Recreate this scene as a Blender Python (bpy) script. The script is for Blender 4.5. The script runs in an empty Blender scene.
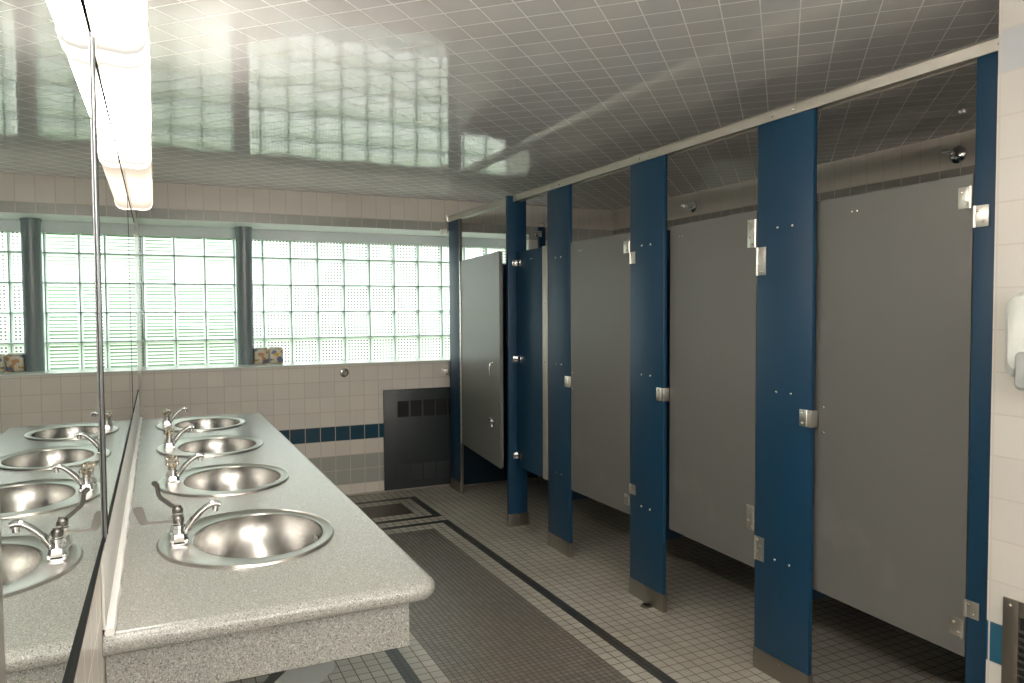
import bpy, bmesh, math, random
from mathutils import Vector, Matrix, Euler
random.seed(7)
PI = math.pi
SC = bpy.context.scene
COL = SC.collection

# ------------------------------------------------------------------ materials
class NT:
    """tiny helper round a node tree"""
    def __init__(s, name):
        s.m = bpy.data.materials.new(name); s.m.use_nodes = True
        s.t = s.m.node_tree; s.t.nodes.clear()
        s.out = s.t.nodes.new('ShaderNodeOutputMaterial')
    def n(s, typ, **kw):
        nd = s.t.nodes.new(typ)
        for k, v in kw.items(): setattr(nd, k, v)
        return nd
    def put(s, sock, v):
        if hasattr(v, 'is_output') or isinstance(v, bpy.types.NodeSocket): s.t.links.new(v, sock)
        else:
            if isinstance(v, (tuple, list)) and len(v) == 3 and sock.type == 'RGBA': v = (*v, 1)
            sock.default_value = v
    def math(s, op, a, b=0.0, c=None, clamp=False):
        nd = s.n('ShaderNodeMath', operation=op, use_clamp=clamp)
        s.put(nd.inputs[0], a); s.put(nd.inputs[1], b)
        if c is not None: s.put(nd.inputs[2], c)
        return nd.outputs[0]
    def mix(s, f, a, b):
        nd = s.n('ShaderNodeMix', data_type='RGBA')
        s.put(nd.inputs[0], f); s.put(nd.inputs[6], a); s.put(nd.inputs[7], b)
        return nd.outputs[2]
    def pos(s):
        g = s.n('ShaderNodeNewGeometry'); x = s.n('ShaderNodeSeparateXYZ')
        s.t.links.new(g.outputs['Position'], x.inputs[0]); s.geo = g
        return x.outputs
    def opos(s):
        g = s.n('ShaderNodeTexCoord'); return g.outputs['Object']
    def noise(s, scale, detail=2, vec=None, rough=.5):
        nd = s.n('ShaderNodeTexNoise'); nd.inputs['Scale'].default_value = scale
        nd.inputs['Detail'].default_value = detail; nd.inputs['Roughness'].default_value = rough
        s.put(nd.inputs['Vector'], vec if vec is not None else s.opos())
        return nd.outputs['Fac']
    def ramp(s, f, lo, hi):
        nd = s.n('ShaderNodeMapRange'); s.put(nd.inputs[0], f)
        nd.inputs[1].default_value = lo; nd.inputs[2].default_value = hi
        return nd.outputs[0]
    def bump(s, h, strength=.2, dist=.01, normal=None):
        nd = s.n('ShaderNodeBump'); nd.inputs['Strength'].default_value = strength
        nd.inputs['Distance'].default_value = dist; s.put(nd.inputs['Height'], h)
        if normal is not None: s.put(nd.inputs['Normal'], normal)
        return nd.outputs[0]
    def bsdf(s, color, rough=.5, metal=0., normal=None, spec=.5, coat=0.):
        b = s.n('ShaderNodeBsdfPrincipled')
        s.put(b.inputs['Base Color'], color); s.put(b.inputs['Roughness'], rough)
        s.put(b.inputs['Metallic'], metal); s.put(b.inputs['Specular IOR Level'], spec)
        s.put(b.inputs['Coat Weight'], coat)
        if normal is not None: s.put(b.inputs['Normal'], normal)
        s.t.links.new(b.outputs[0], s.out.inputs[0])
        return s.m
    def line(s, v, origin, pitch, width):
        """1 on the joint lines of a regular grid, plus the cell index"""
        q = s.math('DIVIDE', s.math('SUBTRACT', v, origin), pitch)
        cell = s.math('FLOOR', s.math('ADD', q, .5 * 0 + 0.0))
        fr = s.math('SUBTRACT', q, cell)
        d = s.math('ABSOLUTE', s.math('SUBTRACT', fr, .5))
        return s.math('GREATER_THAN', d, .5 - width / pitch / 2), cell
    def band(s, v, a, b):
        return s.math('MULTIPLY', s.math('GREATER_THAN', v, a), s.math('LESS_THAN', v, b))
    def rnd(s, a, b, c=0.0):
        cx = s.n('ShaderNodeCombineXYZ'); s.put(cx.inputs[0], a); s.put(cx.inputs[1], b); s.put(cx.inputs[2], c)
        w = s.n('ShaderNodeTexWhiteNoise', noise_dimensions='3D'); s.t.links.new(cx.outputs[0], w.inputs['Vector'])
        return w
    def tilt(s, w, amount):
        """tip each tile a hair so that reflections break at the joints"""
        a = s.n('ShaderNodeVectorMath', operation='SUBTRACT'); s.t.links.new(w.outputs['Color'], a.inputs[0]); a.inputs[1].default_value = (.5,)*3
        b = s.n('ShaderNodeVectorMath', operation='SCALE'); s.t.links.new(a.outputs[0], b.inputs[0]); b.inputs['Scale'].default_value = amount
        g = s.n('ShaderNodeNewGeometry')
        c = s.n('ShaderNodeVectorMath', operation='ADD'); s.t.links.new(b.outputs[0], c.inputs[0]); s.t.links.new(g.outputs['Normal'], c.inputs[1])
        d = s.n('ShaderNodeVectorMath', operation='NORMALIZE'); s.t.links.new(c.outputs[0], d.inputs[0])
        return d.outputs[0]

def plain(name, color, rough=.5, metal=0., bump=0, scale=60, var=.06, spec=.5, coat=0.):
    t = NT(name)
    f = t.noise(scale, 3)
    c = t.mix(f, tuple(x*(1-var) for x in color), tuple(min(1, x*(1+var)) for x in color))
    nrm = t.bump(f, bump, .002) if bump else None
    return t.bsdf(c, rough, metal, nrm, spec, coat)

CREAM, BLUE_T, GREY_T = (.84, .785, .72), (.014, .065, .110), (.42, .42, .39)
def wall_tile(name, axis, ou, oz, pitch=.1145, pu=.1135, cream=CREAM, grey=GREY_T, blue=BLUE_T, rough=.22, grout=(.62, .56, .48)):
    t = NT(name); p = t.pos(); u = p[axis]; z = p[2]
    lu, cu = t.line(u, ou, pu, .0045)
    lz, cz = t.line(z, oz, pitch, .0045)
    top = t.math('GREATER_THAN', z, oz + 18*pitch + .003)             # the tall course under the ceiling
    lz = t.math('MULTIPLY', lz, t.math('SUBTRACT', 1, top))
    g = t.math('MAXIMUM', lu, lz)
    w = t.rnd(cu, cz)
    c = t.mix(w.outputs['Value'], tuple(x*.94 for x in cream), cream)
    c = t.mix(t.band(z, oz + 0*pitch, oz + 2*pitch), c, grey)
    c = t.mix(t.band(z, oz + 3*pitch, oz + 4*pitch), c, blue)
    c = t.mix(t.band(z, oz + 17*pitch, oz + 18*pitch), c, grey)
    c = t.mix(g, c, grout)
    nz = t.noise(9, 2, t.geo.outputs['Position'])
    n = t.tilt(w, .012)
    n = t.bump(nz, .10, .02, n)
    n = t.bump(t.math('SUBTRACT', 1, g), .25, .002, n)
    return t.bsdf(c, t.mix(g, (rough,)*3, (.7,)*3), 0, n)

def ceiling_tile():
    t = NT('glazed_ceiling_tile'); p = t.pos()
    u = t.math('MULTIPLY', t.math('SUBTRACT', p[0], p[1]), .70711)
    v = t.math('MULTIPLY', t.math('ADD', p[0], p[1]), .70711)
    lu, cu = t.line(u, .041, .1128, .0040); lv, cv = t.line(v, 2.345, .1135, .0062)
    g = t.math('MAXIMUM', lu, lv); w = t.rnd(cu, cv)
    c = t.mix(w.outputs['Value'], (.69, .69, .695), (.75, .75, .755))
    c = t.mix(g, c, (.95, .95, .95))
    n = t.tilt(w, .006)
    n = t.bump(t.noise(7, 2, t.geo.outputs['Position']), .035, .02, n)
    n = t.bump(t.math('SUBTRACT', 1, g), .3, .0015, n)
    return t.bsdf(c, t.mix(g, (.045,)*3, (.6,)*3), 0, n, spec=1.0)

def floor_tile():
    t = NT('mosaic_floor_tile'); p = t.pos(); X, Y = p[0], p[1]
    P = .0523
    lx, cx = t.line(X, 1.785, P, .0042); ly, cy = t.line(Y, 4.84, P, .0042)
    lx2, cx2 = t.line(X, 1.785, P/2, .0032); ly2, cy2 = t.line(Y, 4.84, P/2, .0032)
    def rect(x0, x1, y0, y1): return t.math('MULTIPLY', t.band(X, x0, x1), t.band(Y, y0, y1))
    k = lambda n: 1.785 - n*P
    far, near = 4.84 + 2*P, 4.84 + 14*P
    sub = lambda a, b: t.math('MULTIPLY', a, t.math('SUBTRACT', 1, b))
    strip = t.math('MAXIMUM', sub(rect(k(18), k(0), -3, 4.84), rect(k(17), k(1), -3, 4.84 - P)),
                              sub(rect(k(18), k(0), far, near), rect(k(17), k(1), far + P, near - P)))
    field1 = rect(k(15), k(3), -3, 4.84 - 3*P); field2 = rect(k(15), k(3), far + 3*P, near - 3*P)
    field = t.math('MAXIMUM', field1, field2)
    small = t.math('MAXIMUM', field, strip)
    g = t.math('ADD', t.math('MULTIPLY', t.math('MAXIMUM', lx, ly), t.math('SUBTRACT', 1, small)),
               t.math('MULTIPLY', t.math('MAXIMUM', lx2, ly2), small))
    w = t.rnd(cx, cy); w2 = t.rnd(cx2, cy2, 3.0)
    big = t.noise(1.7, 3, t.geo.outputs['Position'])
    c = t.mix(w.outputs['Value'], (.39, .372, .322), (.45, .43, .378))
    f = t.mix(w2.outputs['Value'], (.135, .127, .112), (.19, .18, .16))
    c = t.mix(field, c, f)
    c = t.mix(field2, c, (.10, .082, .066))
    c = t.mix(strip, c, (.028, .032, .034))
    dirt = t.ramp(big, .45, .75)
    c = t.mix(t.math('MULTIPLY', dirt, .35), c, (.20, .14, .09))
    gc = t.mix(small, (.16, .12, .09), (.085, .065, .05))
    gc = t.mix(strip, gc, (.05, .05, .05))
    c = t.mix(g, c, gc)
    n = t.tilt(w, .012); n = t.bump(t.math('SUBTRACT', 1, g), .35, .0015, n)
    return t.bsdf(c, t.mix(g, (.33,)*3, (.8,)*3), 0, n)

def granite():
    t = NT('speckled_solid_surface'); o = t.opos()
    a = t.noise(420, 2, o, .6); b = t.noise(260, 1, o, .5); d = t.noise(300, 1, o, .5)
    c = t.mix(t.ramp(a, .40, .60), (.235, .236, .222), (.378, .38, .355))
    c = t.mix(t.math('MULTIPLY', t.ramp(b, .62, .70), .8), c, (.52, .52, .49))
    c = t.mix(t.math('MULTIPLY', t.ramp(d, .62, .70), .9), c, (.10, .108, .11))
    return t.bsdf(c, .26, 0, None, .5)

def steel(name='brushed_steel', col=(.62, .60, .57), rough=.24, brush=True):
    t = NT(name); o = t.opos()
    mp = t.n('ShaderNodeMapping'); mp.inputs['Scale'].default_value = (30, 30, 600); t.put(mp.inputs['Vector'], o)
    f = t.noise(1, 3, mp.outputs[0])
    c = t.mix(f, tuple(x*.9 for x in col), col)
    return t.bsdf(c, t.ramp(f, -1.2*0, 1) if False else t.mix(f, (rough*.8,)*3, (rough*1.25,)*3), 1.0, t.bump(f, .04, .001) if brush else None)

def laminate():
    t = NT('grey_laminate'); o = t.opos()
    f = t.noise(500, 2, o); s = t.noise(3.0, 4, o)
    c = t.mix(f, (.112, .112, .106), (.130, .130, .122))
    c = t.mix(t.math('MULTIPLY', t.ramp(s, .62, .8), .3), c, (.24, .235, .21))
    return t.bsdf(c, .40, 0, t.bump(f, .05, .001))

def blue_paint():
    t = NT('blue_laminate'); o = t.opos()
    f = t.noise(500, 2, o)
    c = t.mix(f, (.0014, .032, .074), (.0022, .040, .090))
    return t.bsdf(c, .46, 0, t.bump(f, .05, .001))

def glass_block():
    """pressed glass: a clear rim and a grid of little lenses, seen as pale lines round greener cells"""
    t = NT('pressed_glass_block'); p = t.pos(); X, Z = p[0], p[2]
    P = .2125
    q = t.math('FRACT', t.math('DIVIDE', t.math('SUBTRACT', X, GX), P)); r = t.math('FRACT', t.math('DIVIDE', t.math('SUBTRACT', Z, GZ), P))
    du = t.math('ABSOLUTE', t.math('SUBTRACT', q, .5)); dv = t.math('ABSOLUTE', t.math('SUBTRACT', r, .5))
    rim = t.math('GREATER_THAN', t.math('MAXIMUM', du, dv), .415)
    rim2 = t.math('GREATER_THAN', t.math('MAXIMUM', du, dv), .455)
    n = 7.0
    a = t.math('FRACT', t.math('MULTIPLY', t.math('SUBTRACT', q, .085), n/.83)); b = t.math('FRACT', t.math('MULTIPLY', t.math('SUBTRACT', r, .085), n/.83))
    la = t.math('ABSOLUTE', t.math('SUBTRACT', a, .5)); lb = t.math('ABSOLUTE', t.math('SUBTRACT', b, .5))
    dot = t.math('MULTIPLY', t.math('LESS_THAN', la, .29), t.math('LESS_THAN', lb, .28))
    bars = t.math('MULTIPLY', t.math('LESS_THAN', X, .60), t.math('LESS_THAN', lb, .27))
    c = t.mix(dot, (.62, .635, .622), (.062, .082, .070))
    c = t.mix(bars, c, (.105, .155, .110))
    c = t.mix(rim, c, (.30, .37, .33)); c = t.mix(rim2, c, (.36, .41, .385))
    tr = t.n('ShaderNodeBsdfTransparent'); t.put(tr.inputs[0], c)
    tl = t.n('ShaderNodeBsdfTranslucent'); t.put(tl.inputs[0], c)
    gl = t.n('ShaderNodeBsdfGlossy'); gl.inputs['Roughness'].default_value = .1
    m1 = t.n('ShaderNodeMixShader'); m1.inputs[0].default_value = .72
    m2 = t.n('ShaderNodeMixShader'); m2.inputs[0].default_value = .05
    L = t.t.links.new
    L(tr.outputs[0], m1.inputs[1]); L(tl.outputs[0], m1.inputs[2]); L(m1.outputs[0], m2.inputs[1]); L(gl.outputs[0], m2.inputs[2]); L(m2.outputs[0], t.out.inputs[0])
    return t.m

def emit(name, color, strength):
    t = NT(name); e = t.n('ShaderNodeEmission'); t.put(e.inputs[0], color); e.inputs[1].default_value = strength
    t.t.links.new(e.outputs[0], t.out.inputs[0]); return t.m

GX, GZ = .7715 - .2125*6, 1.011       # origin of the glass block grid
# ------------------------------------------------------------------ mesh building
class MB:
    def __init__(s): s.bm = bmesh.new()
    def _add(s, tmp, M=None):
        if M is not None: bmesh.ops.transform(tmp, matrix=M, verts=tmp.verts)
        me = bpy.data.meshes.new('tmp'); tmp.to_mesh(me); tmp.free(); s.bm.from_mesh(me); bpy.data.meshes.remove(me)
        return s
    def box(s, x0, x1, y0, y1, z0, z1, bev=0, M=None, seg=2):
        t = bmesh.new(); bmesh.ops.create_cube(t, size=1)
        bmesh.ops.transform(t, matrix=Matrix.Translation(((x0+x1)/2, (y0+y1)/2, (z0+z1)/2)) @ Matrix.Diagonal((abs(x1-x0), abs(y1-y0), abs(z1-z0), 1)), verts=t.verts)
        if bev: bmesh.ops.bevel(t, geom=t.edges[:], offset=bev, segments=seg, affect='EDGES', profile=.5)
        return s._add(t, M)
    def cyl(s, a, b, r0, r1=None, n=24):
        a, b = Vector(a), Vector(b); r1 = r0 if r1 is None else r1
        t = bmesh.new(); bmesh.ops.create_cone(t, cap_ends=True, segments=n, radius1=r0, radius2=r1, depth=(b-a).length)
        q = (b-a).to_track_quat('Z', 'Y').to_matrix().to_4x4()
        return s._add(t, Matrix.Translation((a+b)/2) @ q)
    def ball(s, c, r, sc=(1, 1, 1), n=16):
        t = bmesh.new(); bmesh.ops.create_uvsphere(t, u_segments=n, v_segments=n//2+2, radius=r)
        return s._add(t, Matrix.Translation(c) @ Matrix.Diagonal((*sc, 1)))
    def lathe(s, prof, c=(0, 0, 0), n=32, M=None):
        """prof: list of (r, z); spun about z"""
        t = bmesh.new(); rings = []
        for r, z in prof:
            rings.append([t.verts.new((r*math.cos(2*PI*i/n), r*math.sin(2*PI*i/n), z)) for i in range(n)] if r > 1e-6 else [t.verts.new((0, 0, z))])
        for A, B in zip(rings, rings[1:]):
            for i in range(n):
                j = (i+1) % n
                f = [A[i % len(A)], A[j % len(A)], B[j % len(B)], B[i % len(B)]]
                f = list(dict.fromkeys(f))
                if len(f) > 2: t.faces.new(f)
        if len(rings[0]) > 1: t.faces.new(rings[0][::-1])
        if len(rings[-1]) > 1: t.faces.new(rings[-1])
        bmesh.ops.recalc_face_normals(t, faces=t.faces)
        return s._add(t, Matrix.Translation(c) @ (M or Matrix()))
    def rings(s, R, cap0=False, cap1=False):
        """loft through closed rings of equal length"""
        t = bmesh.new(); V = [[t.verts.new(p) for p in r] for r in R]; n = len(V[0])
        for A, B in zip(V, V[1:]):
            for i in range(n): t.faces.new((A[i], A[(i+1) % n], B[(i+1) % n], B[i]))
        if cap0: t.faces.new(V[0][::-1])
        if cap1: t.faces.new(V[-1])
        if cap0 and cap1: bmesh.ops.recalc_face_normals(t, faces=t.faces)
        return s._add(t)
    def tube(s, pts, rad, n=14, flat=(1, 1)):
        pts = [Vector(p) for p in pts]; R = []
        rad = rad if isinstance(rad, (list, tuple)) else [rad]*len(pts)
        up = Vector((0, 1, 0))
        for i, p in enumerate(pts):
            d = (pts[min(i+1, len(pts)-1)] - pts[max(i-1, 0)]).normalized()
            a = up - d*up.dot(d)
            a = a.normalized() if a.length > .05 else Vector((1, 0, 0)); b = d.cross(a)
            R.append([p + a*rad[i]*flat[0]*math.cos(2*PI*k/n) + b*rad[i]*flat[1]*math.sin(2*PI*k/n) for k in range(n)])
        return s.rings(R, True, True)
    def prism(s, poly, y0, y1, plane='XZ'):
        f = {'XZ': lambda u, v, w: (u, w, v), 'YZ': lambda u, v, w: (w, u, v), 'XY': lambda u, v, w: (u, v, w)}[plane]
        return s.rings([[f(u, v, y0) for u, v in poly], [f(u, v, y1) for u, v in poly]], True, True)

def smooth_by(me, ang=35):
    for p in me.polygons: p.use_smooth = True
    try: me.set_sharp_from_angle(angle=math.radians(ang))
    except Exception: pass

def obj(name, mb, mat, parent=None, smooth=True, loc=None):
    """link the collected shapes as ONE mesh object; coordinates were given in world space"""
    bm = mb.bm
    if loc is None: base = Vector(parent['_w']) if parent is not None else Vector((0, 0, 0))
    else: base = Vector(loc)
    bmesh.ops.remove_doubles(bm, verts=bm.verts, dist=1e-6)
    bmesh.ops.translate(bm, vec=-base, verts=bm.verts)
    me = bpy.data.meshes.new(name); bm.to_mesh(me); bm.free()
    for m in (mat if isinstance(mat, list) else [mat]): me.materials.append(m)
    if smooth: smooth_by(me)
    o = bpy.data.objects.new(name, me); COL.objects.link(o)
    if parent is not None:
        o.parent = parent
        o.location = base - Vector(parent['_w'])
    else: o.location = base
    o['_w'] = list(base)
    return o

def tag(o, label=None, cat=None, group=None, kind=None):
    if label: o['label'] = label
    if cat: o['category'] = cat
    if group: o['group'] = group
    if kind: o['kind'] = kind
    return o

def thing(name, loc, label, cat, group=None):
    o = bpy.data.objects.new(name, None); COL.objects.link(o); o.location = loc; o.empty_display_size = .1
    o['_w'] = list(loc); return tag(o, label, cat, group)

def kids(o): return [c for c in COL.objects if c.parent == o]
def dup(o, dx, label=None, parent=None):
    c = o.copy(); COL.objects.link(c)
    if parent is not None: c.parent = parent
    else: c.location = Vector(o.location) + Vector(dx)
    if label: c['label'] = label
    for k in kids(o): dup(k, dx, None, c)
    return c

M_CREAM = plain('painted_plaster', (.60, .58, .53), .6)
M_WB = wall_tile('back_wall_tile', 0, 1.456, .0945)
M_WS = wall_tile('stall_wall_tile', 1, 1.30, .0945, cream=(.80, .73, .66), grey=(.34, .32, .29), rough=.12)
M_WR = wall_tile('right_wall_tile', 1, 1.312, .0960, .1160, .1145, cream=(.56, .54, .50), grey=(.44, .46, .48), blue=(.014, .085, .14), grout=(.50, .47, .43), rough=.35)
M_CEIL = ceiling_tile(); M_FLOOR = floor_tile(); M_STONE = granite()
M_STEEL = plain('brushed_steel', (.50, .48, .45), .28, 1.0, var=.02, scale=8); M_CHROME = plain('polished_chrome', (.80, .80, .80), .15, 1.0, var=.01)
M_SATIN = steel('satin_hardware', (.74, .72, .67), .34)
M_SHOE = steel('stainless_shoe', (.36, .33, .29), .34)
M_SCREW = plain('screw_metal', (.70, .66, .58), .25, 1.0)
M_GREY = laminate(); M_BLUE = blue_paint()
M_NAVY = plain('navy_laminate', (.004, .022, .045), .4)
M_ALU = plain('aluminium_rail', (.50, .48, .43), .38, .6)
M_GASKET = plain('dark_gasket', (.01, .012, .012), .5)
M_COLUMN = plain('slate_grey_paint', (.22, .26, .28), .3)
M_LINTEL = plain('blue_grey_paint', (.82, .86, .88), .5)
M_SOFFIT = plain('soffit_paint', (.85, .86, .82), .4)
M_HEAT = plain('charcoal_metal', (.033, .040, .044), .4, 0, .05, 200)
M_HEATD = plain('dark_louvre', (.006, .007, .007), .5)
M_MIRROR = plain('silvered_glass', (.86, .90, .87), .0, 1.0, var=.0)
M_EDGE = plain('mirror_edge', (.003, .005, .005), .6, spec=.1)
M_CAULK = plain('white_caulk', (.86, .86, .84), .5)
M_SILL = plain('sill_stone', (.74, .77, .73), .25)
M_MORTAR = plain('mortar', (.50, .56, .53), .7)
M_WHITE = plain('white_plastic', (.62, .65, .62), .3)
M_GREYP = plain('grey_plastic', (.33, .35, .34), .35)
M_BRKT = plain('grey_painted_steel', (.20, .22, .22), .4)
def lens_mat(name, col, mid, end, half):
    t = NT(name); x = t.n('ShaderNodeSeparateXYZ'); t.put(x.inputs[0], t.opos())
    f = t.ramp(t.math('ABSOLUTE', x.outputs[1]), half, half-.30)
    e = t.n('ShaderNodeEmission'); t.put(e.inputs[0], col)
    t.put(e.inputs[1], t.math('ADD', end, t.math('MULTIPLY', t.math('POWER', f, 2.0), mid-end)))
    t.t.links.new(e.outputs[0], t.out.inputs[0]); return t.m
M_LENS = lens_mat('lit_fluorescent_lens', (1.0, .93, .83), 15, .44, .65)
M_LENSM = lens_mat('bright_fluorescent_lens', (1.0, .92, .80), 14, .44, .65)
M_LENSB = lens_mat('added_row_fill_lens', (1.0, .94, .86), 19, .44, .65)  # glow of the fill light added to the row behind the camera
M_LENSF = lens_mat('dim_fluorescent_lens', (1.0, .84, .66), .85, .50, .65)
M_LENSE = emit('lit_lens_joint', (1.0, .90, .74), 1.3)
M_FIX = plain('fixture_housing', (.7, .66, .6), .5)

# ------------------------------------------------------------------ the room
XL, XS, YB, YF, ZC = -.10, 3.75, 5.80, -1.60, 2.332
def struct(name, mb, mat, parent=None, smooth=False):
    o = obj(name, mb, mat, parent, smooth)
    if parent is None: o['kind'] = 'structure'
    return o
struct('floor', MB().box(-.25, 3.95, YF-.15, 6.45, -.1, 0), M_FLOOR)
struct('ceiling', MB().box(-.25, 3.95, YF-.15, 6.45, ZC, ZC+.1), M_CEIL)
ML = wall_tile('left_wall_tile', 1, 1.30, .0945)
struct('wall_left', MB().box(XL-.15, XL, YF-.15, 6.45, 0, ZC), ML)
struct('wall_stall', MB().box(XS, XS+.15, YF-.15, 6.45, 0, ZC), M_WS)
struct('wall_front', MB().box(XL, XS, YF-.15, YF, 0, ZC), M_CREAM)
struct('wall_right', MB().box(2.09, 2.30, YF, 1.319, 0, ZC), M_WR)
ZS, ZH, YG, XJ = 1.035, 2.085, 6.22, 2.90     # sill, head, glass plane, right jamb
struct('wall_back', MB().box(XL, XS, YB, 6.45, 0, ZS-.012).box(XL, XS, YB, 6.45, ZH, ZC).box(XJ, XS, YB, 6.45, ZS-.012, ZH), M_WB)
struct('trim_1', MB().box(XL, XJ, YB-.004, YG+.05, ZS-.012, ZS, .003), M_SILL)          # window sill
struct('trim_2', MB().box(XL, XJ, YB+.004, YG+.05, ZH-.004, ZH), M_SOFFIT)               # soffit lining
struct('trim_3', MB().box(XL, XJ, YG-.015, YG+.12, 2.0, ZH-.004), M_LINTEL)              # lintel above the glass
struct('baseboard_back', MB().box(XL, 2.7, YB-.010, YB, 0, .018, .004), plain('base_cove', (.45, .40, .34), .5))
P = .2125
win = bpy.data.objects.new('window_1', None); COL.objects.link(win); win.location = (1.4, YG, ZS); win['kind'] = 'structure'; win['_w'] = [1.4, YG, ZS]
gb = MB(); mo = MB()
k0 = math.floor((XL-GX)/P); k1 = math.ceil((XJ-GX)/P)
for i in range(k0, k1):
    for j in range(0, 5):
        x0, x1 = max(GX+i*P+.004, XL), min(GX+(i+1)*P-.004, XJ); z0, z1 = max(GZ+j*P+.004, ZS), min(GZ+(j+1)*P-.004, 2.0)
        if x1-x0 < .01 or z1-z0 < .01: continue
        t = bmesh.new()
        vs = [t.verts.new(v) for v in ((x0, YG, z0), (x1, YG, z0), (x1, YG, z1), (x0, YG, z1))]
        b = .013
        vi = [t.verts.new(v) for v in ((x0+b, YG-.006, z0+b), (x1-b, YG-.006, z0+b), (x1-b, YG-.006, z1-b), (x0+b, YG-.006, z1-b))]
        t.faces.new(vi)
        for a in range(4): t.faces.new((vs[a], vs[(a+1) % 4], vi[(a+1) % 4], vi[a]))
        gb._add(t)
for i in range(k0, k1+1):
    x = GX+i*P
    if XL < x < XJ: mo.box(x-.0042, x+.0042, YG-.003, YG+.08, ZS, 2.0)
for j in range(0, 6):
    z = GZ+j*P
    if ZS < z < 2.0: mo.box(XL, XJ, YG-.0025, YG+.08, z-.0042, z+.0042)
obj('glass_blocks', gb, glass_block(), win, smooth=False)
obj('mortar_joints', mo, M_MORTAR, win, smooth=False)

# column in front of the glass
col = thing('window_column', (.618, 6.10, ZS), 'slate grey round steel column standing on the window sill', 'column')
obj('shaft', MB().cyl((.618, 6.10, ZS), (.618, 6.10, ZH-.022), .0600, n=40), M_COLUMN, col)
obj('cap_plate', MB().cyl((.618, 6.10, ZH-.024), (.618, 6.10, ZH-.0045), .0635, n=40), M_COLUMN, col)
# packages on the sill
def carton_mat(name, base, a, b, seed):
    t = NT(name); o = t.opos()
    f = t.noise(26, 1, o); g = t.noise(17+seed, 1, o)
    c = t.mix(t.math('GREATER_THAN', f, .55), base, a)
    c = t.mix(t.math('GREATER_THAN', g, .60), c, b)
    return t.bsdf(c, .35)
for i, (x, lab, cm) in enumerate(((.728, 'small orange and white wrapped packet touching the grey column on the sill', carton_mat('orange_print', (.62, .56, .45), (.50, .22, .06), (.10, .15, .28), 0)),
                                  (.838, 'small yellow and white wrapped packet on the sill, right of the other packet', carton_mat('yellow_print', (.66, .62, .52), (.62, .38, .05), (.10, .15, .28), 5)))):
    pk = thing('wrapped_packet', (x, 6.09, ZS), lab, 'packet', 'packets on the window sill')
    obj('wrapper', MB().box(x-.052, x+.052, 6.04, 6.14, ZS, ZS+.118, .014, seg=3), cm, pk)
    obj('end_seal', MB().box(x-.045, x+.045, 6.05, 6.13, ZS+.116, ZS+.126, .003), M_CAULK, pk)

# ------------------------------------------------------------------ partitions
RX = 2.14                              # front face of the stall front line
shoes = []
def screw(mb, x, y, z, ax='x', s=-1, r=.0055):
    if ax == 'x': mb.ball((x, y, z), r, (.5, 1, 1), 10)
    else: mb.ball((x, y, z), r, (1, .5, 1), 10)
def pilaster(y0, y1, label, screws=(), top=2.152):
    x0, x1 = RX, RX+.020; yc = (y0+y1)/2
    r = thing('stall_pilaster', (x0+.016, yc, 0), label, 'pilaster', 'blue pilasters along the stall fronts')
    obj('panel', MB().box(x0, x1, y0, y1, .012, top, .003), M_BLUE, r)
    obj('shoe', MB().box(x0-.003, x1+.003, y0-.003, y1+.003, .0, .085, .002), M_SHOE, r)
    for (y, z) in screws:
        m = MB(); screw(m, x0-.001, y, z); obj('screw', m, M_SCREW, r)
    m = MB(); screw(m, x0-.004, yc, .066, r=.005); obj('screw', m, M_SCREW, r)
    return r
pilaster(5.50, 5.722, 'blue stall pilaster beside the dark wall heater')
p3 = pilaster(3.768, 4.035, 'blue stall pilaster right of the narrow blue infill panel', [(3.93, z) for z in (1.745, 1.117, .468)] + [(3.865, z) for z in (1.745, 1.117, .468)])
p4 = pilaster(2.882, 3.157, 'blue stall pilaster in the middle, over a loose broken bit of floor fitting', [(3.057, z) for z in (1.745, 1.117, .468)] + [(2.985, z) for z in (1.745, 1.117, .468)])
p5 = pilaster(2.003, 2.280, 'widest-looking blue stall pilaster, left of the nearest grey door', [(2.172, z) for z in (1.742, 1.116, .466)] + [(2.098, z) for z in (1.742, 1.116, .466)])
p6 = pilaster(1.322, 1.412, 'narrow blue stall pilaster against the cream tiled wall end')
# the pilaster turned across the line
t2 = thing('stall_pilaster', (2.155, 4.50, 0), 'blue pilaster turned to face the camera, left of the blue infill panel', 'pilaster', 'blue pilasters along the stall fronts')
obj('panel', MB().box(2.090, 2.226, 4.49, 4.522, .012, 2.185, .003), M_BLUE, t2)
obj('shoe', MB().box(2.087, 2.229, 4.487, 4.525, .0, .085, .002), M_SHOE, t2)
m = MB(); screw(m, 2.158, 4.486, .066, 'y'); obj('screw', m, M_SCREW, t2)
# continuous hinge post on the far pilaster
# head rail
hr = thing('head_rail', (2.15, 1.35, 2.15), 'pale metal head rail running over the tops of the blue pilasters', 'rail')
obj('rail', MB().prism([(2.128, 2.146), (2.128, 2.180), (2.150, 2.196), (2.182, 2.196), (2.182, 2.146), (2.176, 2.146), (2.176, 2.153), (2.136, 2.153), (2.136, 2.146)], 1.320, 4.488).prism([(2.128, 2.146), (2.128, 2.180), (2.150, 2.196), (2.182, 2.196), (2.182, 2.146), (2.176, 2.146), (2.176, 2.153), (2.136, 2.153), (2.136, 2.146)], 4.524, 5.70), M_ALU, hr, smooth=False)
for y in (1.34, 2.09, 2.19, 2.98, 3.06, 3.86, 3.95):
    m = MB(); screw(m, 2.127, y, 2.163); obj('screw', m, M_SCREW, hr)
obj('end_bracket', MB().box(2.118, 2.185, 5.70, 5.735, 2.145, 2.200, .003), M_SATIN, hr)
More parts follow.
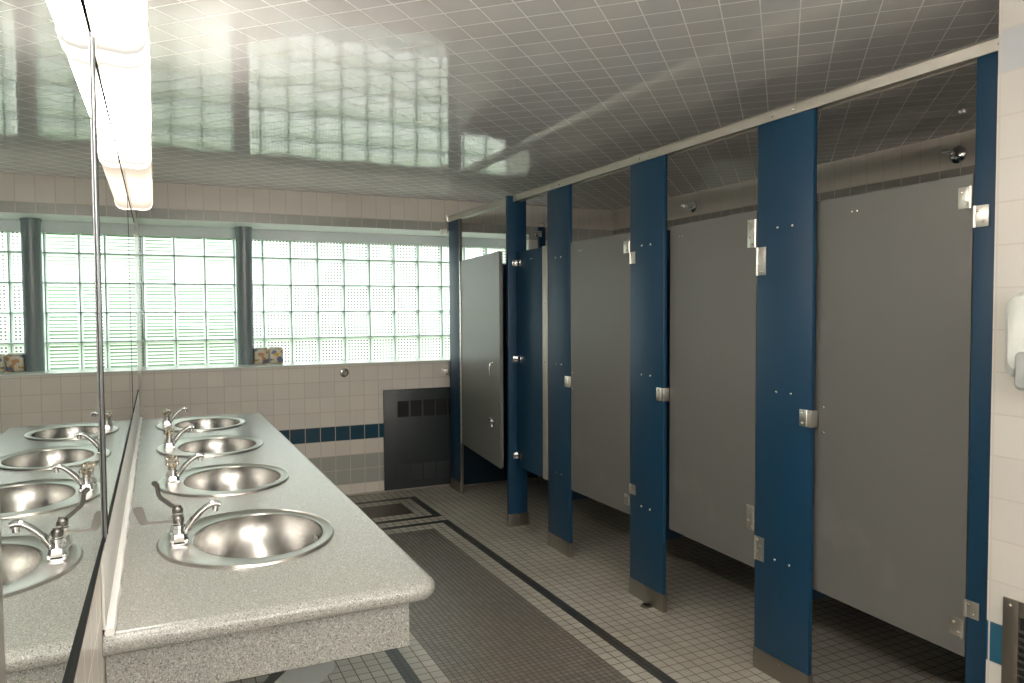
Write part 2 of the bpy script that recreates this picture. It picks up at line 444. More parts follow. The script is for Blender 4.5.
# dividers going back from the front line
def divider(y, label, bottom=.30, top=1.82, x1=XS-.02):
    r = thing('stall_divider', (RX+.04, y, bottom), label, 'partition', 'blue dividers between the stalls')
    obj('panel', MB().box(RX+.0235, x1, y-.013, y+.013, bottom, top, .003), M_BLUE, r)
    for z in (.468, 1.117, 1.745):
        obj('wall_bracket', MB().box(x1-.03, XS-.0005, y-.03, y+.03, z-.025, z+.025, .002), M_SATIN, r)
    return r
divider(3.90, 'dark blue divider behind the pilaster right of the blue infill panel')
divider(3.02, 'dark blue divider behind the middle pilaster')
divider(2.135, 'dark blue divider behind the pilaster left of the nearest grey door')
nv = thing('privacy_screen', (2.5, 5.70, 0), 'dark navy full height screen behind the open door in the far stall', 'screen')
obj('panel', MB().box(2.185, 3.10, 5.68, 5.71, .012, 1.82, .003), M_NAVY, nv)
obj('shoe', MB().box(2.185, 3.10, 5.676, 5.714, 0, .02, .002), M_SHOE, nv)
ps = thing('corner_post', (2.97, 5.62, 0), 'blue post with a bright bracket rising above the blue infill panel', 'post')
obj('post', MB().box(2.895, 2.955, 5.60, 5.632, .01, 2.13, .003), M_BLUE, ps)
obj('shoe', MB().box(2.892, 2.958, 5.597, 5.635, 0, .085, .002), M_SHOE, ps)
obj('bracket', MB().box(2.855, 2.915, 5.588, 5.600, 2.045, 2.095, .003), M_CHROME, ps)
obj('wire_loop', MB().tube([(2.885, 5.61, 2.12), (2.89, 5.61, 2.155), (2.92, 5.61, 2.165), (2.945, 5.61, 2.155), (2.95, 5.61, 2.13)], .003), M_CHROME, ps)
# narrow blue infill panel
ip = thing('infill_panel', (2.16, 4.27, .40), 'narrow blue panel with a pale metal edge strip, fixed to the turned pilaster', 'panel')
obj('panel', MB().box(2.145, 2.171, 4.092, 4.474, .40, 1.82, .003), M_BLUE, ip)
es = obj('edge_strip', MB().box(2.137, 2.177, 4.040, 4.098, .40, 1.825, .003), M_ALU, ip)
for z in (.46, .75, 1.12, 1.48, 1.78):
    m = MB(); screw(m, 2.1365, 4.066, z, r=.005); obj('screw', m, M_SCREW, es)
def stirrup(z, par):
    b = obj('bracket', MB().box(2.118, 2.146, 4.4765, 4.489, z-.022, z+.022, .002).box(2.136, 2.145, 4.405, 4.489, z-.022, z+.022, .002), M_CHROME, par)
    m = MB(); screw(m, 2.1355, 4.430, z, r=.005); obj('screw', m, M_GASKET, b)
    m = MB(); screw(m, 2.128, 4.475, z, 'y', r=.005); obj('screw', m, M_GASKET, b)
for z in (1.745, 1.115, .475): stirrup(z, ip)
m = MB(); screw(m, 2.1445, 4.27, 1.76, r=.004); obj('screw', m, M_SCREW, ip)
m = MB(); screw(m, 2.1445, 4.25, 1.76, r=.004); obj('screw', m, M_SCREW, ip)

# doors -- hinge on the y given, modelled closed, then swung
def door(yh, yl, label, swing=0., hinges=(), knob=True, z0=.40, z1=1.82):
    """yh: hinge side y, yl: latch side y"""
    r = thing('stall_door', (RX+.02, yh, z0), label, 'door', 'grey stall doors')
    a, b = sorted((yh, yl)); xf, xb = RX+.003, RX+.026
    # rounded corners on the latch side
    poly = []
    R = .008
    s = 1 if yl > yh else -1
    pts = [(yh, z0), (yl, z0), (yl, z1), (yh, z1)]
    def arc(cy, cz, a0, a1): return [(cy + s*R*math.cos(a0+(a1-a0)*k/6), cz + R*math.sin(a0+(a1-a0)*k/6)) for k in range(7)]
    poly = [(yh, z0)] + arc(yl - s*R, z0+R, -PI/2, 0) + arc(yl - s*R, z1-R, 0, PI/2) + [(yh, z1)]
    obj('slab', MB().rings([[(xf, y, z) for y, z in poly], [(xb, y, z) for y, z in poly]], True, True), M_GREY, r)
    obj('edge_band', MB().rings([[(xf+.0012, y, z) for y, z in poly], [(xb-.0012, y, z) for y, z in poly]], True, True), M_GREY, r) if False else None
    for (ya, yb, za, zb, nsc) in hinges:
        h = obj('hinge_leaf', MB().box(xf-.004, xf-.0002, ya, yb, za, zb, .001).cyl((xf-.003, yh+.0052*s, za), (xf-.003, yh+.0052*s, zb), .0045, n=12), M_SATIN, r)
        for k in range(nsc):
            zz = za + (zb-za)*(k+.5)/nsc; yy = (ya+yb)/2 + (.008 if k % 2 else -.008)
            m = MB(); screw(m, xf-.005, yy, zz, r=.0042); obj('screw', m, M_SCREW, h)
    r.rotation_euler = (0, 0, swing)
    return r
def leaf(par, ya, yb, za, zb, nsc, x=RX):
    h = obj('hinge_leaf', MB().box(x-.0045, x-.0002, ya, yb, za, zb, .001).cyl((x-.003, yb-.006, za), (x-.003, yb-.006, zb), .0045, n=12), M_SATIN, par)
    for k in range(nsc):
        zz = za + (zb-za)*(k+.5)/nsc; yy = (ya+yb)/2 + (.008 if k % 2 else -.008)
        m = MB(); screw(m, x-.0055, yy, zz, r=.0042); obj('screw', m, M_SCREW, h)
def keeper(par, y, z, dp=.028):
    """strike plate wrapped round the near edge of a pilaster"""
    k = obj('keeper', MB().box(RX-.006, RX-.0003, y-.006, y+.048, z-.031, z+.031, .0015).box(RX-.006, RX+dp, y-.008, y-.0035, z-.031, z+.031, .0015).box(RX-.010, RX-.004, y+.012, y+.020, z-.031, z+.031, .001), M_SATIN, par)
    for dz in (-.018, .018):
        m = MB(); screw(m, RX-.007, y+.034, z+dz, r=.0045); obj('screw', m, M_SCREW, k)
d3 = door(3.160, 3.757, 'grey stall door between the infill panel pilaster and the middle pilaster', 0, [(3.166, 3.214, 1.718, 1.778, 2), (3.164, 3.206, .445, .500, 2)])
d4 = door(2.284, 2.872, 'grey stall door between the middle pilaster and the widest pilaster, tall hinge plates', math.radians(-2.6), [(2.287, 2.334, 1.676, 1.787, 4), (2.287, 2.330, .548, .648, 4)])
d5 = door(1.416, 2.026, 'largest, nearest grey stall door beside the cream tiled wall', math.radians(-2.8), [(1.418, 1.460, 1.722, 1.785, 2), (1.418, 1.464, .455, .508, 2)])
leaf(p4, 3.110, 3.158, 1.662, 1.720, 2); leaf(p4, 3.106, 3.156, .512, .562, 2)
leaf(p5, 2.230, 2.281, 1.565, 1.674, 4); leaf(p5, 2.228, 2.279, .440, .534, 4)
leaf(p6, 1.366, 1.413, 1.664, 1.726, 2); leaf(p6, 1.372, 1.417, .526, .576, 2)
keeper(p3, 3.768, 1.023); keeper(p4, 2.882, 1.036); keeper(p5, 2.003, 1.034)
for dd, y in ((d3, 3.66), (d4, 2.80), (d5, 1.855)):
    for k in (0, .022):
        m = MB(); screw(m, RX+.0025, y-k, 1.765, r=.0042); obj('screw', m, M_SCREW, dd)
for dd, y in ((d3, 3.735), (d5, 1.972)):
    for z in (.986, 1.078):
        m = MB(); screw(m, RX+.0025, y, z, r=.0045); obj('screw', m, M_SCREW, dd)
# far door, swung out a little
d1 = door(5.478, 4.465, 'grey stall door in the far stall, swung ajar, with a chrome knob and pull', math.radians(-7.0))
obj('piano_hinge', MB().box(RX-.004, RX+.003, 5.464, 5.482, .40, 1.82, .001), M_SATIN, d1)
for k in range(24):
    m = MB(); screw(m, RX-.0045, 5.4715 + (.003 if k % 2 else -.003), .43+k*.059, r=.0035); obj('screw', m, M_GASKET, d1)
kn = obj('latch_knob', MB().cyl((RX+.003, 4.560, .70), (RX-.015, 4.560, .70), .007).ball((RX-.022, 4.560, .70), .016, (.8, 1, 1)).box(RX-.030, RX-.012, 4.556, 4.564, .665, .70, .002), M_CHROME, d1)
obj('latch_hole', MB().cyl((RX+.0028, 4.635, .695), (RX+.0018, 4.70, .695), .010), M_GASKET, d1)
obj('pull_handle', MB().tube([(RX+.008, 4.60, 1.09), (RX-.02, 4.60, 1.085), (RX-.026, 4.60, 1.05), (RX-.02, 4.60, .995), (RX+.008, 4.60, .99)], .0055), M_CHROME, d1)
jb = MB().box(RX-.002, RX+.022, 5.4845, 5.4965, .0, 2.146, .002)
tag(obj('hinge_post', jb, M_SHOE), 'slim steel post on the near edge of the far pilaster, carrying the ajar door', 'post')
# wall brackets of the far pilaster
for i, (z, l) in enumerate(((2.075, 'small pale bracket joining the far pilaster to the wall under the ceiling'), (.945, 'small pale bracket joining the far pilaster to the wall above the heater'))):
    b = thing('wall_bracket', (2.145, 5.77, z), l, 'bracket', 'brackets of the far pilaster')
    obj('plate', MB().box(2.118, 2.139, 5.728, 5.796, z-.022, z+.022, .002).box(2.095, 2.139, 5.787, 5.7995, z-.022, z+.022, .002), M_SATIN, b)
    m = MB(); screw(m, 2.117, 5.75, z, r=.004); obj('screw', m, M_SCREW, b)
# bolt at wall near the rail
# broken shoe bit by the middle pilaster
bs = MB().lathe([(.030, 0), (.030, .004), (.018, .006), (.018, .0)], (2.118, 2.985, .0005), 20)
tag(obj('floor_ring', bs, M_SHOE, smooth=True, loc=(2.118, 2.985, 0)), 'broken metal ring lying on the tiles at the foot of the middle pilaster', 'floor ring')

# ------------------------------------------------------------------ sprinklers, knob, heater
def sprinkler(y, label):
    r = thing('wall_sprinkler', (XS, y, 2.222), label, 'sprinkler', 'wall sprinklers above the stalls')
    R = Matrix.Rotation(-PI/2, 4, 'Y')
    obj('escutcheon', MB().lathe([(.046, 0), (.044, .008), (.032, .018), (.018, .022), (0, .022)], (XS-.0005, y, 2.222), 32, R), M_CHROME, r)
    obj('head', MB().cyl((XS-.02, y, 2.222), (XS-.065, y, 2.222), .016).cyl((XS-.065, y, 2.222), (XS-.085, y, 2.222), .011).box(XS-.10, XS-.085, y-.018, y+.018, 2.224, 2.238, .002), M_CHROME, r)
    return r
sprinkler(2.56, 'chrome wall sprinkler above the nearest stall'); sprinkler(4.68, 'chrome wall sprinkler above the middle stalls, farther from the camera')
kb = thing('push_button', (1.302, YB, .965), 'round steel push button on the tiled wall under the window sill', 'button')
R2 = Matrix.Rotation(PI/2, 4, 'X')
obj('flange', MB().lathe([(.036, 0), (.034, .008), (.024, .014), (0, .014)], (1.302, YB-.0002, .965), 32, R2), M_CHROME, kb)
obj('button', MB().lathe([(.020, .012), (.020, .030), (.016, .034), (0, .034)], (1.302, YB-.0002, .965), 24, R2), M_SHOE, kb)
ht = thing('wall_heater', (1.92, 5.79, 0), 'large charcoal louvred wall heater under the window beside the far pilaster', 'heater')
hx0, hx1, hy = 1.604, 2.20, 5.765
body = MB().box(hx0, hx1, hy, 5.7885, .02, .815, .004)
obj('cabinet', body, M_HEAT, ht)
for k in range(5):
    x0 = 1.712 + k*.1075; x1 = min(x0+.094, 2.19)
    g = MB().box(x0, x1, hy-.0012, hy-.0002, .594, .724)
    f = obj('upper_grille', g, M_HEATD, ht, smooth=False)
    l = MB()
    for q in range(11): l.prism([(hy-.0012, .598+q*.0115), (hy-.0045, .598+q*.0115), (hy-.0012, .606+q*.0115)], x0+.002, x1-.002, 'YZ')
    obj('louvre', l, M_HEATD, f, smooth=False)
    g = MB()
    for q in range(10): g.prism([(hy-.0005, .085+q*.0135), (hy-.0050, .085+q*.0135), (hy-.0005, .094+q*.0135)], x0, x1, 'YZ')
    obj('lower_louvre', g, M_HEAT, ht, smooth=False)

# ------------------------------------------------------------------ mirrors
def mirror(y0, y1, xa, xb, label, zb=1.015, zt=1.92, frame=False):
    """xa, xb: x of the glass face at y0 and y1"""
    r = thing('wall_mirror', (XL, (y0+y1)/2, zb), label, 'mirror', 'frameless mirrors above the counter')
    b = .006
    def slab(y0, y1, z0, z1, d0, d1):
        f = lambda y: xa + (xb-xa)*(y-Y0)/(Y1-Y0)
        return [(f(y0)-d0, y0, z0), (f(y1)-d0, y1, z0), (f(y1)-d0, y1, z1), (f(y0)-d0, y0, z1)], [(f(y0)-d1, y0, z0), (f(y1)-d1, y1, z0), (f(y1)-d1, y1, z1), (f(y0)-d1, y0, z1)]
    Y0, Y1 = y0, y1
    A, B = slab(y0+.001, y1-.001, zb, zt, 0, 0)
    A2, B2 = slab(y0, y1, zb, zt, .0015, .0015)
    bk = [(XL+.0004, y, z) for (_, y, z) in A]
    obj('glass', MB().rings([A, [(XL+.0012, y, z) for (_, y, z) in A]], True, True), M_MIRROR, r, smooth=False)
    obj('bottom_channel', MB().box(XL+.0004, max(xa, xb)+.0025, y0+.002, y1-.002, zb-.006, zb-.0002), M_EDGE, r, smooth=False)
    obj('top_channel', MB().box(XL+.0004, max(xa, xb)+.002, y0+.002, y1-.002, zt+.0002, zt+.0025), M_EDGE, r, smooth=False)
    if frame:
        M_SEAM = steel('seam_steel', (.34, .35, .37), .3)
        obj('seam_strip', MB().box(XL+.0004, xb+.0035, y1-.0005, y1+.034, zb-.004, zt+.004, .001), M_SEAM, r, smooth=False)
        obj('near_gasket', MB().box(XL+.0004, xb+.0012, y1-.0024, y1-.0006, zb-.004, zt+.004), M_GASKET, r, smooth=False)
        obj('strip_gasket', MB().box(XL+.0004, xb+.0050, y1+.0342, y1+.0385, zb-.004, zt+.004), M_GASKET, r, smooth=False)
    return r
mirror(.548, 1.520, -.0975, -.0930, 'nearest wall mirror, cut off by the left edge of the photo', zb=1.03, frame=True)
mirror(1.560, 3.52, -.0955, -.0955, 'long middle wall mirror between the two dark vertical seams')
mirror(3.535, 4.58, -.0955, -.0955, 'farthest wall mirror, a thin sliver beside the glass block window')
tag(obj('mirror_post', MB().box(XL+.0004, -.088, .500, .545, .60, 1.95, .002), M_SHOE), 'dark steel strip at the near end of the mirrors, left photo edge', 'strip')
tag(obj('seam_moulding', MB().box(XL+.0004, -.0945, 3.5205, 3.5345, 1.010, 1.925), M_EDGE), 'thin dark seam strip between the middle and the farthest mirror', 'strip')

# ------------------------------------------------------------------ counter
ZT = .85
ct = thing('vanity_counter', (.22, 3.1, .69), 'long speckled grey stone counter with four round steel sinks let in', 'counter')
cx1, cy0, cy1, RC = .545, 1.515, 4.60, .055
def outline(off, z):
    """counter outline, left side on the wall, two rounded right corners"""
    x0, x1, y0, y1 = XL+.0008, cx1-off, cy0+off, cy1-off
    pts = [(x0, y0, z)]
    r = RC-off if RC > off else .001
    for k in range(9):
        a = -PI/2 + PI/2*k/8; pts.append((x1-r+r*math.cos(a), y0+r+r*math.sin(a), z))
    for k in range(9):
        a = PI/2*k/8; pts.append((x1-r+r*math.cos(a), y1-r+r*math.sin(a), z))
    pts.append((x0, y1, z)); return pts
th = .042; hr_ = th/2
ring = [outline(hr_*(1-math.cos(a)), ZT-hr_ + hr_*math.sin(a)) for a in [PI/2*k/6 for k in range(6, -7, -1)]]
# ring offsets: at a=+-90deg off=hr_, at a=0 off=0
mbC = MB(); mbC.rings(ring)
SINK = [2.045, 2.785, 3.510, 4.230]
def ell(cx, cy, sx, sy, z, n=64): return [(cx+sx*math.cos(2*PI*k/n), cy+sy*math.sin(2*PI*k/n), z) for k in range(n)]
for top, z in ((True, ZT), (False, ZT-th)):
    t = bmesh.new()
    def loop(pts):
        V = [t.verts.new(p) for p in pts]
        return [t.edges.new((V[i], V[(i+1) % len(V)])) for i in range(len(V))]
    E = loop(outline(hr_, z))
    for sy in SINK: E += loop(ell(.212, sy, .185, .222, z, 48))
    bmesh.ops.triangle_fill(t, use_beauty=True, use_dissolve=False, edges=E)
    for f in t.faces:
        if (f.normal.z > 0) != top: f.normal_flip()
    mbC._add(t)
for sy in SINK: mbC.rings([ell(.212, sy, .185, .222, ZT, 48), ell(.212, sy, .185, .222, ZT-th, 48)])
bmesh.ops.remove_doubles(mbC.bm, verts=mbC.bm.verts, dist=2e-5); bmesh.ops.recalc_face_normals(mbC.bm, faces=mbC.bm.faces)
slab = obj('countertop', mbC, M_STONE, ct)
# apron: end panel and long front panel under the top
obj('apron', MB().box(XL+.0008, .490, 1.575, 1.600, .695, ZT-th-.0002, .003).box(.465, .490, 1.6003, cy1-.06, .695, ZT-th-.0002, .003).box(XL+.0008, .4648, cy1-.085, cy1-.06, .695, ZT-th-.0002, .003), M_STONE, ct)
ck = MB(); pts = []
for k in range(120):
    y = cy0+.01 + (cy1-cy0-.02)*k/119; pts.append((XL+.0120, y, ZT+.0030))
ck.tube(pts, [.0085 + .0022*math.sin(k*.9)*random.random() + .0012*random.random() for k in range(120)], 8)
obj('caulk_line', ck, M_CAULK, ct)
obj('wall_strip', MB().box(XL+.0006, XL+.006, cy0+.012, cy1, ZT+.009, .9985, .001), plain('pale_wall_strip', (.72, .72, .69), .3), ct)
# wall brackets under the counter
for i, (y, l) in enumerate(((1.72, 'grey steel brace under the near end of the counter'), (3.15, 'grey steel brace under the middle of the counter'), (4.45, 'grey steel brace under the far end of the counter'))):
    b = thing('counter_brace', (XL, y, .2), l, 'brace', 'steel braces under the counter')
    obj('diagonal', MB().prism([(XL+.004, .36), (XL+.004, .29), (.350, .620), (.350, .692), (.31, .692)], y-.022, y+.022), M_BRKT, b, smooth=False)
    obj('wall_plate', MB().box(XL+.0008, XL+.010, y-.035, y+.035, .22, .69, .002), M_BRKT, b)

# ------------------------------------------------------------------ sinks
def make_sink(cy, label):
    r = thing('wash_basin', (.2, cy, ZT), label, 'sink', 'steel sinks in the counter')
    O = (.2035, cy, .2150, .258); I = (.231, cy, .160, .203)
    def mixr(f, z, ex=0):
        return ell(O[0]+(I[0]-O[0])*f, cy, O[2]+(I[2]-O[2])*f+ex, O[3]+(I[3]-O[3])*f+ex, z, 72)
    m = MB().rings([mixr(0, ZT+.0004), mixr(0, ZT+.0035, -.0008), mixr(.05, ZT+.0065), mixr(.16, ZT+.0070), mixr(.28, ZT+.0045), mixr(.9, ZT+.0035), mixr(.985, ZT+.0038), mixr(1.02, ZT+.001)])
    obj('rim', m, M_STEEL, r)
    R = []
    for k in range(15):
        a = PI/2*k/14
        s = math.cos(a)**.62 if k < 14 else .12
        s = max(s, .12); z = ZT+.001 - .155*math.sin(a)**1.15
        R.append(ell(I[0], cy, (I[2]-.002)*s, (I[3]-.002)*s, z, 72))
    b = obj('bowl', MB().rings(R, False, True), M_BOWL, r)
    d = obj('drain', MB().lathe([(.0, .004), (.012, .004), (.018, .002), (.024, .004), (.024, 0)], (I[0], cy, ZT-.1545), 24), M_CHROME, r)
    ov = MB()
    obj('overflow', MB().box(.3735, .3795, cy-.012, cy+.012, ZT-.038, ZT-.022, .002), M_SATIN, r)
    tp = MB().cyl((I[0], cy, ZT-.156), (I[0], cy, ZT-.27), .019).tube([(I[0], cy, ZT-.26), (I[0], cy, ZT-.32), (I[0]-.05, cy, ZT-.345), (I[0]-.10, cy, ZT-.32), (I[0]-.12, cy, ZT-.29), (XL+.01, cy, ZT-.285)], .018)
    obj('trap_pipe', tp, M_CHROME, r)
    return r
M_BOWL = plain('spun_steel_bowl', (.46, .45, .43), .27, 1.0, var=.02, scale=8)
s1 = make_sink(SINK[0], 'nearest steel sink, the one with long blade handles on its faucet')
for cy, l in zip(SINK[1:], ('second steel sink from the near end of the counter', 'third steel sink from the near end of the counter', 'farthest steel sink, next to the end of the counter')):
    dup(s1, (0, cy-SINK[0], 0), l)

# ------------------------------------------------------------------ faucets
FX = .040
def faucet_body(cy, label):
    z = ZT+.0050
    r = thing('faucet', (FX, cy, z), label, 'faucet', 'chrome faucets')
    m = MB()
    # base bar along the wall side of the basin, with raised blocks under the handles
    m.box(FX-.020, FX+.022, cy-.074, cy+.074, z, z+.012, .004)
    for s in (-1, 1):
        c = cy+s*.050
        m.rings([[(FX+x*.021, c+y*.024, z+.0) for x, y in Q], [(FX+x*.021, c+y*.024, z+.008) for x, y in Q], [(FX+x*.0165, c+y*.0185, z+.025) for x, y in Q]], True, True)
    m.box(FX-.012, FX+.022, cy-.030, cy+.030, z+.004, z+.024, .006)
    obj('base', m, M_CHROME, r)
    for s in (-1, 1):
        c = cy+s*.050
        obj('valve_collar', MB().lathe([(.0140, .0245), (.0140, .0360), (.0125, .0375), (.0150, .0385), (.0150, .0470), (.0110, .0490), (.0110, .0510)], (FX, c, z), 24), M_CHROME, r)
    sp = [(FX+.014, cy, z+.012), (FX+.022, cy, z+.024), (FX+.036, cy, z+.043), (FX+.050, cy, z+.058), (FX+.064, cy, z+.070), (FX+.078, cy, z+.078), (FX+.090, cy, z+.080), (FX+.101, cy, z+.076)]
    s_ = obj('spout', MB().tube(sp, [.0130, .0128, .0116, .0108, .0102, .0102, .0108, .0095], 16, (1.2, .80)), M_CHROME, r)
    obj('aerator', MB().cyl((FX+.090, cy, z+.078), (FX+.089, cy, z+.060), .0088, n=20), M_CHROME, s_)
    return r, z
Q = [(-1, -.6), (-.6, -1), (.6, -1), (1, -.6), (1, .6), (.6, 1), (-.6, 1), (-1, .6)]
f1, fz = faucet_body(SINK[0]+.050, 'nearest chrome faucet, with two long blade handles')
def blade(par, c, ang, z, prof):
    """flat lever handle: a strip standing on edge, widening to a paddle"""
    dx, dy = math.cos(ang), math.sin(ang); px, py = -dy*.0022, dx*.0022
    hub = MB().lathe([(.0125, z+.0512), (.0135, z+.054), (.0135, z+.064), (.0095, z+.069), (.0095, z+.073), (.0, z+.075)], (FX, c, 0), 24)
    hub.rings([[(FX+dx*d+px, c+dy*d+py, z+h) for d, h in prof], [(FX+dx*d-px, c+dy*d-py, z+h) for d, h in prof]], True, True)
    return obj('blade_handle', hub, M_BLADE, par)
M_BLADE = plain('dull_chrome', (.27, .26, .245), .32, 1.0)
blade(f1, SINK[0]+.0, math.radians(181), fz, [(.004, .053), (.076, .056), (.083, .056), (.088, .062), (.101, .092), (.100, .099), (.095, .102), (.084, .102), (.079, .098), (.070, .066), (.066, .063), (.004, .061)])
blade(f1, SINK[0]+.100, math.radians(158), fz, [(.004, .060), (.020, .069), (.046, .089), (.052, .100), (.055, .120), (.064, .128), (.063, .136), (.054, .138), (.046, .128), (.043, .106), (.038, .096), (.014, .078), (.004, .071)])
def knob_faucet(cy, label):
    r, z = faucet_body(cy, label)
    for s in (-1, 1):
        c = cy+s*.050
        m = MB().lathe([(.0125, z+.0512), (.0145, z+.053), (.0145, z+.057), (.0095, z+.060), (.0095, z+.070), (.0130, z+.072), (.0130, z+.077), (.0, z+.080)], (FX, c, 0), 24)
        for k in range(4):
            a = PI/4+PI/2*k
            m.cyl((FX+.006*math.cos(a), c+.006*math.sin(a), z+.066), (FX+.0215*math.cos(a), c+.0215*math.sin(a), z+.067), .0066, .0060, 12)
            m.ball((FX+.0215*math.cos(a), c+.0215*math.sin(a), z+.067), .0064, n=10)
        obj('cross_handle', m, M_BRASS, r)
    return r
M_BRASS = plain('worn_chrome', (.60, .55, .48), .25, 1.0)
f2 = knob_faucet(SINK[1]+.045, 'second chrome faucet from the near end, with stubby cross handles')
dup(f2, (0, SINK[2]-SINK[1], 0), 'third chrome faucet from the near end, with stubby cross handles')
dup(f2, (0, SINK[3]-SINK[1], 0), 'farthest chrome faucet, with stubby cross handles')

# ------------------------------------------------------------------ light fixtures over the mirrors
def fixture(y0, y1, label, lens=None):
    r = thing('light_fixture', (XL, (y0+y1)/2, 2.0), label, 'light', 'row of fluorescent lights over the mirrors')
    X0, X1 = XL+.0008, -.004
    prof = [(X0, 2.016)]
    for k in range(9):
        a = PI*k/8*.5; prof.append((X1-.022+.022*math.sin(a), 2.018-.018*math.cos(a)+0.0) if k else (X1-.030, 2.000))
    prof = [(X0, 2.004), (X1-.045, 2.000), (X1-.020, 2.006), (X1-.007, 2.018), (X1-.001, 2.036), (X1, 2.06), (X1, 2.165), (X0, 2.165)]
    obj('lens', MB().prism(prof, y0+.035, y1-.035), lens or M_LENS, r)
    cap = [(X0, 1.9995), (X1-.045, 1.9955), (X1-.018, 2.002), (X1-.004, 2.016), (X1+.002, 2.036), (X1+.002, 2.167), (X0, 2.167)]
    for a, b in ((y0+.0005, y0+.0348), (y1-.0348, y1-.0005)):
        obj('end_cap', MB().prism(cap, a, b), M_LENSE, r)
    obj('housing_and_shield', MB().box(X0, X1-.01, y0+.01, y1-.01, 2.1675, 2.19, .003).box(X1+.0022, X1+.0045, y0+.005, y1-.005, 2.105, 2.19, .0008), M_FIX, r)  # second box: unseen side strip added to keep lens glare off the ceiling
    return r
F = 0
fixture(.56, 1.925, 'nearest long fluorescent light over the mirrors, running out of the top of the photo')
fixture(-.815, .555, 'unseen fill light added to brighten the room, continuing the row behind the camera', M_LENSB)  # unseen, added to the row to lift the room's brightness
fixture(1.930, 3.295, 'middle long fluorescent light over the mirrors, between the two bright joints', M_LENSM)
fixture(3.300, 4.665, 'farthest long fluorescent light over the mirrors, ending near the window wall', M_LENSF)

def rear_fill_light(x0, x1, label):  # unseen wall lights, added only to fill the room with more light
    r = thing('light_fixture', ((x0+x1)/2, YF, 2.0), label, 'light', 'added fill lights on the wall behind the camera')
    Y0, Y1 = YF+.0008, YF+.12
    prof = [(Y0, 2.004), (Y1-.045, 2.000), (Y1-.020, 2.006), (Y1-.007, 2.018), (Y1, 2.04), (Y1, 2.165), (Y0, 2.165)]
    obj('lens', MB().prism(prof, x0+.035, x1-.035, 'YZ'), emit('added_rear_fill_lens', (1.0, .95, .89), 24), r)
    for a, b in ((x0, x0+.0345), (x1-.0345, x1)): obj('end_cap', MB().prism([(p, q+(.002 if q > 2.1 else -.003)) for p, q in prof], a, b, 'YZ'), M_FIX, r)
    return r
rear_fill_light(.15, 1.05, 'left unseen fill light added on the wall behind the camera')
rear_fill_light(1.10, 2.00, 'right unseen fill light added on the wall behind the camera')

# ------------------------------------------------------------------ right wall: soap dispenser and vent
WX = 2.09
sd = thing('soap_dispenser', (WX, 1.10, 1.25), 'white plastic soap dispenser on the cream tiled wall at the right edge of the photo', 'dispenser')
prof = []
sdY0, sdY1 = 1.06, 1.197
poly = []
def rr(y0, y1, z0, z1, r, x, n=6):
    o = []
    for cy, cz, a0 in ((y1-r, z0+r, -PI/2), (y1-r, z1-r, 0), (y0+r, z1-r, PI/2), (y0+r, z0+r, PI)):
        for k in range(n+1):
            a = a0 + PI/2*k/n; o.append((x, cy+r*math.cos(a), cz+r*math.sin(a)))
    return o
obj('cover', MB().rings([rr(1.095, 1.245, 1.245, 1.475, .02, WX-.0004), rr(1.095, 1.245, 1.245, 1.475, .02, WX-.03), rr(1.101, 1.239, 1.252, 1.462, .03, WX-.075), rr(1.120, 1.220, 1.27, 1.43, .03, WX-.095)], True, True), M_WHITE, sd)
obj('push_bar', MB().rings([rr(1.130, 1.195, 1.222, 1.32, .015, WX-.070), rr(1.130, 1.195, 1.222, 1.32, .015, WX-.105), rr(1.137, 1.188, 1.23, 1.31, .012, WX-.112)], True, True), M_GREYP, sd)
vt = thing('air_grille', (WX, 1.1, .3), 'steel louvred air grille low on the cream tiled wall at the right edge', 'grille')
y1, y0, z0, z1 = 1.272, .90, .28, .642
obj('frame', MB().box(WX-.007, WX-.0004, y1-.042, y1, z0, z1, .001).box(WX-.007, WX-.0004, y0, y0+.042, z0, z1, .001).box(WX-.007, WX-.0004, y0+.0423, y1-.0423, z1-.042, z1, .001).box(WX-.007, WX-.0004, y0+.0423, y1-.0423, z0, z0+.042, .001), M_SHOE, vt)
obj('backing', MB().box(WX-.0016, WX-.0004, y0+.043, y1-.043, z0+.043, z1-.043), M_GASKET, vt, smooth=False)
l = MB()
for k in range(12):
    z = z0+.05+k*.0205; l.prism([(WX-.0018, z), (WX-.0018, z+.004), (WX-.010, z+.012), (WX-.010, z+.008)], y0+.043, y1-.043)
obj('louvre', l, M_SHOE, vt, smooth=False)
for y in (y1-.02, y0+.02):
    for z in (z0+.05, z1-.018):
        m = MB(); screw(m, WX-.008, y, z, r=.004); obj('screw', m, M_SCREW, vt)

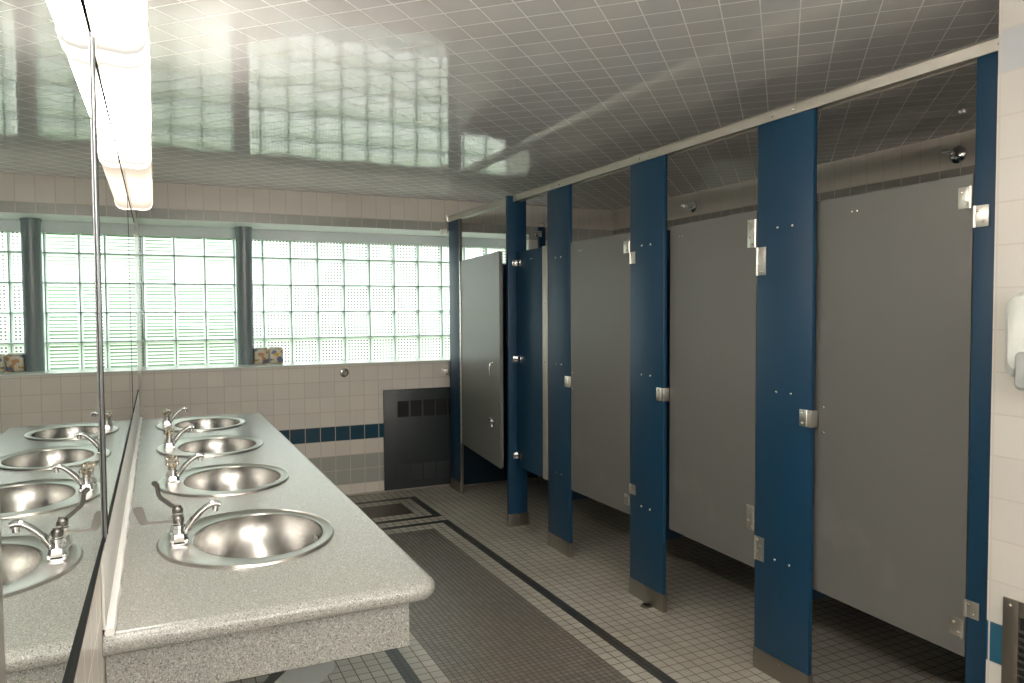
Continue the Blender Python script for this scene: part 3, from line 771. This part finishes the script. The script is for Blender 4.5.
# ------------------------------------------------------------------ outside, seen blurred through the blocks
t = NT('lawn_grass'); c = t.mix(t.noise(3, 4), (.22, .28, .17), (.34, .40, .26)); MG = t.bsdf(c, .9)
lawn = tag(obj('lawn', MB().box(-40, 60, 6.6, 90, -.32, -.22), MG, smooth=False, loc=(0, 6.6, -.22)), 'green lawn outside, seen through the glass blocks', 'lawn', kind='stuff')

# ------------------------------------------------------------------ daylight
w = bpy.data.worlds.new('sky'); SC.world = w; w.use_nodes = True
nt = w.node_tree; bg = nt.nodes['Background']; bg.inputs[0].default_value = (.97, 1.0, 1.0, 1); bg.inputs[1].default_value = 4.6
pl = bpy.data.lights.new('window_portal', 'AREA'); pl.shape = 'RECTANGLE'; pl.size = 2.95; pl.size_y = .95; pl.cycles.is_portal = True
po = bpy.data.objects.new('window_portal', pl); COL.objects.link(po); po.location = (1.4, YG+.10, 1.52); po.rotation_euler = (math.radians(-90), 0, 0)

# ------------------------------------------------------------------ camera
cam = bpy.data.cameras.new('camera'); co = bpy.data.objects.new('camera', cam); COL.objects.link(co)
yaw, pitch, roll, fpx = 4.40507953e-01, -4.00458934e-02, -5.21644164e-03, 754.735
fw = Vector((math.sin(yaw)*math.cos(pitch), math.cos(yaw)*math.cos(pitch), math.sin(pitch)))
rt = Vector((math.cos(yaw), -math.sin(yaw), 0)); up = rt.cross(fw)
r2 = rt*math.cos(roll)+up*math.sin(roll); u2 = -rt*math.sin(roll)+up*math.cos(roll)
co.matrix_world = Matrix(((r2.x, u2.x, -fw.x, 0), (r2.y, u2.y, -fw.y, 0), (r2.z, u2.z, -fw.z, 1.43), (0, 0, 0, 1)))
cam.sensor_fit = 'HORIZONTAL'; cam.sensor_width = 36; cam.lens = fpx/1024*36; cam.clip_start = .02; cam.clip_end = 200
SC.camera = co
for o in COL.objects:
    if '_w' in o: del o['_w']

vs_ = SC.view_settings; vs_.view_transform = 'Standard'; vs_.look = 'None'; vs_.exposure = 0.88; vs_.gamma = 1.0; vs_.use_curve_mapping = False
cy = SC.cycles
cy.max_bounces = 12; cy.diffuse_bounces = 6; cy.glossy_bounces = 6; cy.transmission_bounces = 6; cy.transparent_max_bounces = 12
cy.caustics_reflective = True; cy.sample_clamp_indirect = 6; cy.use_denoising = True
